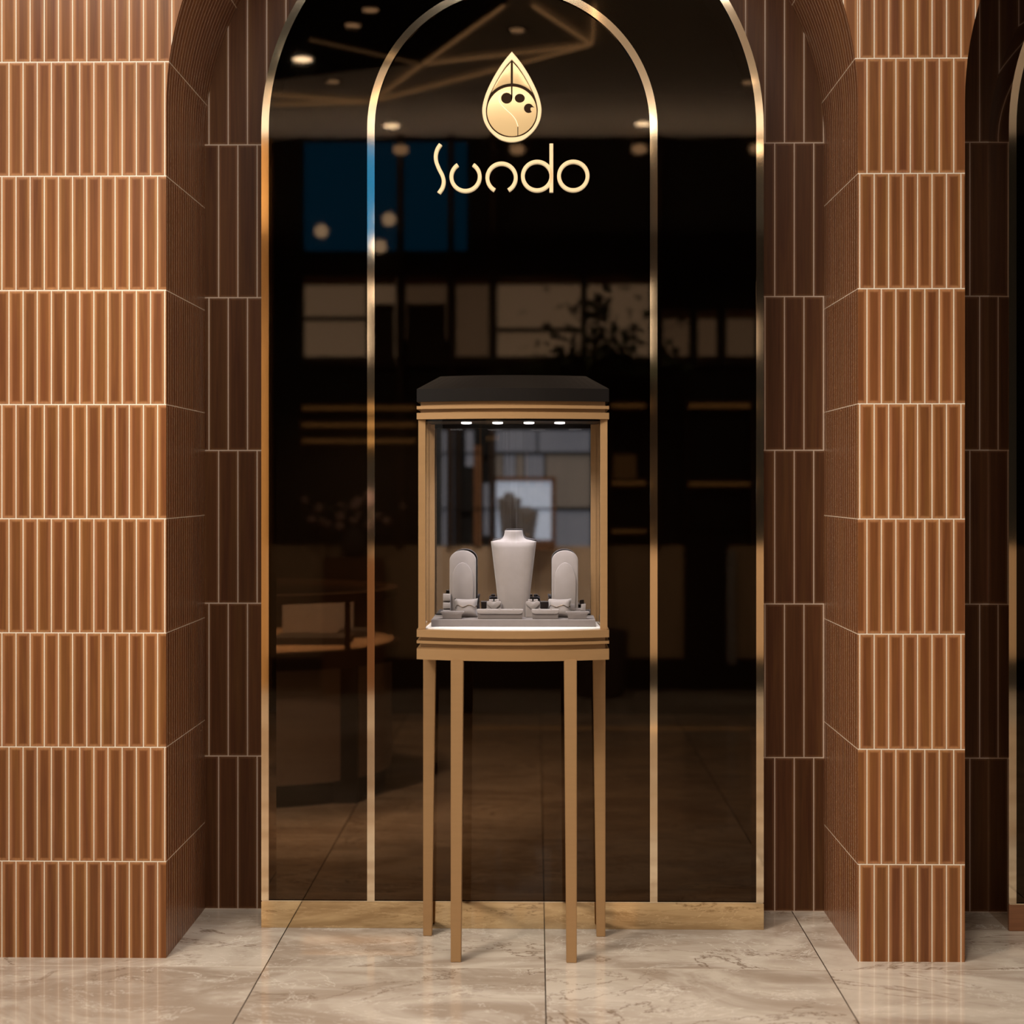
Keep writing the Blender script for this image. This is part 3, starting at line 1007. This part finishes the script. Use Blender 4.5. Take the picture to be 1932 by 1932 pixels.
# ------------------------------------------------------------------ the concourse opposite, seen mirrored in the glass
YO = -.80
DO = 2 * YW - YO
def ow(px, py):    # point on the opposite storefront as the glass mirrors it
    u = (px - 1013.0) / FPX * DO
    return (u, EYE + (915.0 - py) / FPX * DO)
def orect(name, px0, px1, py0, py1, m, depth=.02, proud=0.0, parent=None, cut=None):
    x0, zt = ow(px0, py0); x1, zb = ow(px1, py1)
    mb = MB(); mb.box(x0, x1, YO + proud, YO + proud + depth, max(zb, 0), zt)
    return mb.build(name, m, parent)
# wall shell
mb = MB(); mb.box(SIDE_L - 1, SIDE_R + 1, YO - .35, YO - .05, 0, ZT)
struct(mb.build('wall_opposite', M['black']))
z_low = ow(1000, 1030)[1]
mb = MB(); mb.box(SIDE_L - 1, SIDE_R + 1, YO - .05, YO, .22, z_low); struct(mb.build('trim_1', M['tan_panel']))
mb = MB(); mb.box(SIDE_L - 1, SIDE_R + 1, YO - .05, YO + .02, 0, .22); struct(mb.build('baseboard_opposite', M['black']))

# big blue screen in three bays
scr = thing('video_wall', 'big blue screen on the facing storefront, mirrored at the upper left of the glass', 'screen', (0, 0, 0))
for a, b in ((572, 748), (762, 846), (856, 880)):
    orect('screen_panel', a, b, 266, 470, M['screen_blue'], .03, -.05, scr)
for px, py, lab in ((608, 438, 'round glowing globe lamp mirrored far left over the blue screen'), (735, 416, 'round glowing globe lamp mirrored at the right over the blue screen'), (718, 467, 'round glowing globe lamp mirrored lowest over the blue screen')):
    x, z = ow(px, py)
    root = thing('globe_lamp', lab, 'lamp', (x, YO + .07, z), 0, 'globe lamps mirrored over the blue screen')
    mb = MB(); mb.lathe([(.045 * math.sin(PI * k / 10) + .0005, -.045 * math.cos(PI * k / 10)) for k in range(11)], 16); mb.build('globe', M['globe'], root, 60)
    mb = MB(); mb.box(-.012, .012, -.06, -.03, -.02, .02); mb.build('bracket', M['black'], root)
for px, lab in ((757, 'small warm wall lamp mirrored left of the emblem'), (976, 'small warm wall lamp mirrored just below the emblem'), (1205, 'small warm wall lamp mirrored inside the arch at the right'), (1425, 'small warm wall lamp mirrored at the far right edge of the glass')):
    x, z = ow(px, 285)
    root = thing('wall_lamp', lab, 'lamp', (x, YO, z), 0, 'warm lamps along the top of the facing storefront')
    mb = MB(); mb.lathe([(.02, -.03), (.045, -.02), (.05, .0), (.045, .02), (.02, .03)], 16, (0, .06)); mb.build('lamp_shade', M['lamp_dim'], root, 60)
    mb = MB(); mb.box(-.015, .015, -.05, .02, -.015, .015); mb.build('bracket', M['black'], root)
# timber uprights
for px in (755, 851, 930, 1240):
    x, _ = ow(px, 300)
    mb = MB(); mb.box(x - .022, x + .022, YO - .05, YO + .04, z_low, ZT); struct(mb.build('trim_2', M['dark_wood']))
x0, z1 = ow(472, 262); x1, _ = ow(509, 0)
mb = MB(); mb.box(x0, x1, YO - .05, YO + .03, 0, z1); struct(mb.build('trim_3', M['oak_post']))
# row of lit windows
wins = [(572, 688, M['window_cream']), (700, 745, M['window_cream']), (765, 842, M['window_dim']), (860, 922, M['window_dim']), (938, 1096, M['window_cream']), (1108, 1226, M['window_cream']), (1252, 1300, M['window_dim']), (1318, 1352, M['window_dim']), (1372, 1424, M['window_dim'])]
for i, (a, b, m) in enumerate(wins):
    top = 520 if i < 6 else 585
    root = bpy.data.objects.new('window_%d' % (i + 3), None); COL.objects.link(root); struct(root)
    orect('pane', a, b, top, 688 if i not in (2,) else 640, m, .02, -.05, root)
    orect('valance', a, b, top, top + 16, M['mid_wood'], .02, -.03, root)
    orect('sill', a, b, 672, 690, M['dark_wood'], .03, -.03, root)
    if i in (1, 2): orect('cabinet', a + 2, b - 2, 572, 672, M['dark_wood'], .02, -.03, root)
    if i in (0, 4): orect('transom', a, b, 596 if i == 0 else 618, 604 if i == 0 else 626, M['dark_wood'], .03, -.03, root)
x0, zt = ow(745, 575); x1, zb = ow(838, 690)
# planter tree before the right-hand windows
tx, _ = ow(1130, 600)
tree = thing('potted_tree', 'dark leafy indoor tree mirrored in front of the lit windows right of centre', 'plant', (tx, YO + .30, 0))
mb = MB(); mb.lathe([(.12, 0), (.16, .02), (.19, .42), (.18, .44), (.15, .42)], 24); mb.build('planter', M['ceramic'], tree, 50)
mb = MB(); mb.tube([(0, 0, .38), (.02, .01, 1.0), (-.02, 0, 1.6), (.0, .0, 2.3)], [.03, .026, .022, .012], 8); mb.build('trunk', M['dark_wood'], tree, 60)
mb = MB()
for k in range(900):
    a = random.uniform(0, 2 * PI); r = abs(random.gauss(0, .23)); zz = 2.02 + random.gauss(0, .28) + .35 * (.35 - r)
    zz = max(zz, 2.12 + .1 * random.random())
    c = Vector((r * math.cos(a) * 1.35, max(-.22, min(.22, r * math.sin(a) * .6)), zz))
    t = Vector((random.uniform(-1, 1), random.uniform(-1, 1), random.uniform(-1, .4))).normalized()
    s = t.cross(Vector((random.uniform(-1, 1), random.uniform(-1, 1), 1))).normalized()
    L_, W_ = random.uniform(.07, .13), random.uniform(.02, .035)
    vs = [mb.bm.verts.new(c + v) for v in (t * -L_ * .5, s * W_, t * L_ * .5, s * -W_)]
    mb.bm.faces.new(vs)
lv = mb.build('foliage', M['leaf'], tree); lv['kind'] = 'stuff'
# lit shelving, left and right
def shelving(name, label, px0, px1, rows, boxes, top, bottom):
    x0, _ = ow(px0, 0); x1, _ = ow(px1, 0); zt = ow(0, top)[1]; zb = ow(0, bottom)[1]
    root = thing(name, label, 'shelf', ((x0 + x1) / 2, YO, zb))
    cx = (x0 + x1) / 2
    mb = MB(); mb.box(x0 - cx, x1 - cx, -.05, -.035, 0, zt - zb); mb.build('back_panel', M['black'], root)
    for s in (x0 - cx, x1 - cx - .02):
        mb = MB(); mb.box(s, s + .02, -.035, .06, 0, zt - zb); mb.build('side_panel', M['dark_wood'], root)
    for py, hgt in rows:
        z = ow(0, py)[1] - zb
        mb = MB(); mb.box(x0 - cx + .02, x1 - cx - .02, -.035, .055, z + .012, z + .03); sh = mb.build('shelf_board', M['dark_wood'], root)
        mb = MB(); mb.box(x0 - cx + .02, x1 - cx - .02, .02, .05, z - hgt, z + .012); mb.build('light_strip', M['orange_strip'], sh)
    for a, b, c_, d_ in boxes:
        bx0, bz1 = ow(a, c_); bx1, bz0 = ow(b, d_)
        mb = MB(); mb.box(bx0 - cx, bx1 - cx, -.034, .0, bz0 - zb, bz1 - zb); mb.build('lit_panel', M['orange_soft'], root)
    return root
shelving('wall_shelf', 'dark shelving with thin orange light strips, mirrored left of the showcase', 566, 790, [(770, .012), (802, .012), (832, .012)], [], 755, 860)
shelving('wall_shelf', 'dark shelving with glowing orange boxes, mirrored right of the showcase', 1148, 1222, [(766, .012), (912, .01), (1003, .006)], [(1158, 1200, 858, 905)], 755, 1020)
shelving('wall_shelf', 'low dark shelf with a thin orange light, mirrored at the far right', 1292, 1418, [(766, .014), (914, .008)], [], 755, 1000)
# dark doorway with pale jamb at the right
root = bpy.data.objects.new('door_1', None); COL.objects.link(root); struct(root)
orect('door_leaf', 1290, 1372, 1010, 1268, M['black'], .03, .0, root)
orect('jamb', 1370, 1386, 1038, 1250, M['grey_panel'], .05, .0, root)
# flowers left
fx, fz = ow(672, 1000)
fl = thing('flower_arrangement', 'dusty pink flower arrangement in a dark vase, mirrored left of the showcase', 'flowers', (fx, YO + .14, fz - .18))
mb = MB(); mb.box(-.20, .20, -.1, .1, -(fz - .18), 0); mb.build('pedestal', M['mid_wood'], fl)
mb = MB(); mb.lathe([(.05, 0), (.08, .03), (.09, .10), (.06, .17), (.055, .2)], 20); mb.build('vase', M['ceramic'], fl, 50)
for k in range(34):
    a = random.uniform(0, 2 * PI); r = random.uniform(.05, .34)
    c = Vector((r * math.cos(a), .06 * math.sin(a), .33 + random.uniform(-.1, .14) - r * .15))
    mb = MB(); rr = random.uniform(.018, .04)
    mb.lathe([(rr * .25, -rr), (rr * .9, -rr * .4), (rr, .15 * rr), (rr * .75, rr * .6), (rr * .2, rr * .5)], 10)
    o = mb.build('blossom', M['blossom'] if k % 3 else M['leaf'], fl, 60, c); o.rotation_euler = (random.uniform(-1, 1), random.uniform(-1, 1), 0)
mb = MB()
for k in range(12):
    a = 2 * PI * k / 12
    mb.tube([(0, 0, .15), (.1 * math.cos(a), .03 * math.sin(a), .27), (.22 * math.cos(a), .05 * math.sin(a), .36)], .004, 5)
mb.build('stems', M['leaf'], fl)

# facing shop window that the back of the case mirrors
fac = thing('shop_window_display', 'facing shop window of grey panes in black bars, mirrored in the showcase back', 'shop window', (0, 0, 0))
YM = YR - .010
DO2 = 2 * YM - YO
def mw(px, py): return ((px - 1013.0) / FPX * DO2, EYE + (915.0 - py) / FPX * DO2)
def mrect(name, px0, px1, py0, py1, m, y0, y1, parent=None):
    x0, zt = mw(px0, py0); x1, zb = mw(px1, py1)
    mb = MB(); mb.box(x0, x1, YO + y0, YO + y1, zb, zt)
    return mb.build(name, m, parent)
for a, b, c_, d_, m in ((934, 1012, 812, 852, 'pane_grey'), (1016, 1114, 812, 852, 'pane_grey'), (934, 948, 858, 904, 'pane_tan'), (950, 972, 858, 904, 'pane_grey'), (974, 988, 858, 904, 'pane_tan'),
                        (990, 1026, 858, 904, 'pane_grey'), (1030, 1114, 858, 957, 'pane_tan'), (1046, 1114, 964, 1036, 'pane_grey'), (834, 856, 812, 1030, 'pane_grey'), (878, 893, 812, 880, 'pane_grey'),
                        (912, 926, 912, 1010, 'pane_grey'), (1046, 1114, 1040, 1120, 'pane_grey'), (834, 862, 1034, 1120, 'pane_grey')):
    mrect('pane', a, b, c_, d_, M[m], -.05, -.03, fac)
for y in (855, 960):
    mrect('glazing_bar', 822, 1116, y - 1.8, y + 1.8, M['black'], -.03, .0, fac)
mrect('mullion', 927, 934, 808, 1020, M['black'], -.03, .0, fac)
mrect('mullion', 894, 908, 840, 1036, M['mid_wood'], -.04, .0, fac)
mrect('mullion', 862, 868, 812, 1036, M['dark_wood'], -.04, .0, fac)
ncx0, ncz1 = mw(936, 908); ncx1, ncz0 = mw(1040, 1018)
w2 = (ncx1 - ncx0) / 2; nh = ncz1 - ncz0; ncc = (ncx0 + ncx1) / 2
mb = MB(); mb.box(ncx0, ncx1, YO - .03, YO - .02, ncz0, ncz1); mb.build('light_panel', M['niche'], fac)
for nm, bx in (('frame_side', (-w2 - .03, -w2, 0, nh)), ('frame_side', (w2, w2 + .03, 0, nh)), ('frame_top', (-w2 - .03, w2 + .03, nh, nh + .03)), ('frame_bottom', (-w2 - .03, w2 + .03, -.06, -.001))):
    mb = MB(); mb.box(ncc + bx[0], ncc + bx[1], YO - .03, YO + (.20 if nm == 'frame_bottom' else .012), ncz0 + bx[2], ncz0 + bx[3]); mb.build(nm, M['mid_wood'], fac)
for px, top, bot, lab in ((961, 929, 1018, 'dark necklace bust mirrored at the left in the lit niche'), (993, 955, 1018, 'smaller dark necklace bust mirrored at the right in the lit niche')):
    x, zt = mw(px, top); _, zb = mw(px, bot)
    sc = (zt - zb)
    root = thing('dark_necklace_bust', lab, 'display bust', (x, YO + (.05 if px < 980 else .14), ncz0), 0, 'dark busts in the lit niche')
    mb = MB(); mb.loft(bust_mesh(sc, 1.2)); mb.build('bust_form', M['smoke_velvet'], root, 50)
    s = sc / .268
    pts = [(.042 * math.cos(a), .036 + .012 * math.sin(a), sc * .90 - .085 * s * max(0, math.sin(a)) ** 1.3) for a in [PI * k / 20 for k in range(21)]]
    mb = MB(); mb.tube(pts, .0022, 6); mb.build('necklace', M['gold_metal'], root, 60)

# ceiling lamps and light lines of the concourse, mirrored in the upper glass
lamps = [(570, 109, 1, 'bright round downlight mirrored at the upper left of the glass'), (738, 239, 1, 'bright round downlight mirrored beside the inner arch at the left'), (1214, 237, 1, 'bright round downlight mirrored beside the inner arch at the right'),
         (698, 16, 0, 'dim round downlight mirrored at the top edge, upper of a pair'), (665, 45, 0, 'dim round downlight mirrored near the top edge, lower of a pair'), (628, 155, 0, 'dim round downlight mirrored left of the inner arch'),
         (976, 60, 0, 'dim round downlight mirrored above the emblem tip'), (1412, 160, 0, 'dim round downlight mirrored at the far upper right')]
for px, py, br, lab in lamps:
    x, y = cpt(px, py, ZT - .018)
    zc_ = ZT - .012 if (px < 760 and py < 120) else ZT
    root = thing('ceiling_light', lab, 'ceiling light', (x, y, zc_), 0, 'round downlights of the concourse ceiling')
    r = .055 if br else .042
    mb = MB(); mb.lathe([(r + .012, -.002), (r + .012, -.008), (r, -.008), (r, -.002)], 24); mb.build('trim_ring', M['ceiling_black'], root, 40)
    mb = MB(); mb.lathe([(r * .99, -.003), (r * .95, -.009), (r * .5, -.012)], 24); mb.build('diffuser', M['lamp'] if br else M['lamp_dim'], root, 40)
lines = [((509, 170), (700, 185)), ((509, 189), (700, 185)), ((700, 185), (797, 113)), ((797, 113), (952, 1)), ((797, 113), (1117, 77)), ((700, 185), (1117, 77)), ((1003, 1), (1117, 77)), ((1123, 1), (1117, 77)), ((580, 64), (797, 113))]
fix = thing('ceiling_light_lines', 'angular network of glowing light lines on the ceiling, mirrored above the emblem', 'light line', (0, 0, 0))
for k, (a, b) in enumerate(lines):
    p, q_ = Vector(cpt(*a)), Vector(cpt(*b))
    d_ = (q_ - p); L_ = d_.length; d_.normalize(); s = Vector((-d_.y, d_.x)) * .011
    p = p + d_ * .014; q_ = q_ - d_ * .014
    L2 = (q_ - p).length / 2; c = (p + q_) / 2
    o = MB().box(-L2, L2, -.0065, .0065, 0, .015).build('light_strip', M['strip'] if k < 8 else M['strip_faint'], fix, False, (c.x, c.y, ZT - .028))
    o.rotation_euler = (0, 0, math.atan2(d_.y, d_.x))

# thin light line let into the concourse floor
o = MB().box(ow(800, 0)[0] * .84, 1.22, .845, .870, .0003, .004).build('floor_light_line', M['orange_strip'])
tag(o, 'thin warm light line in the floor, mirrored low in the glass behind the legs', 'light line')
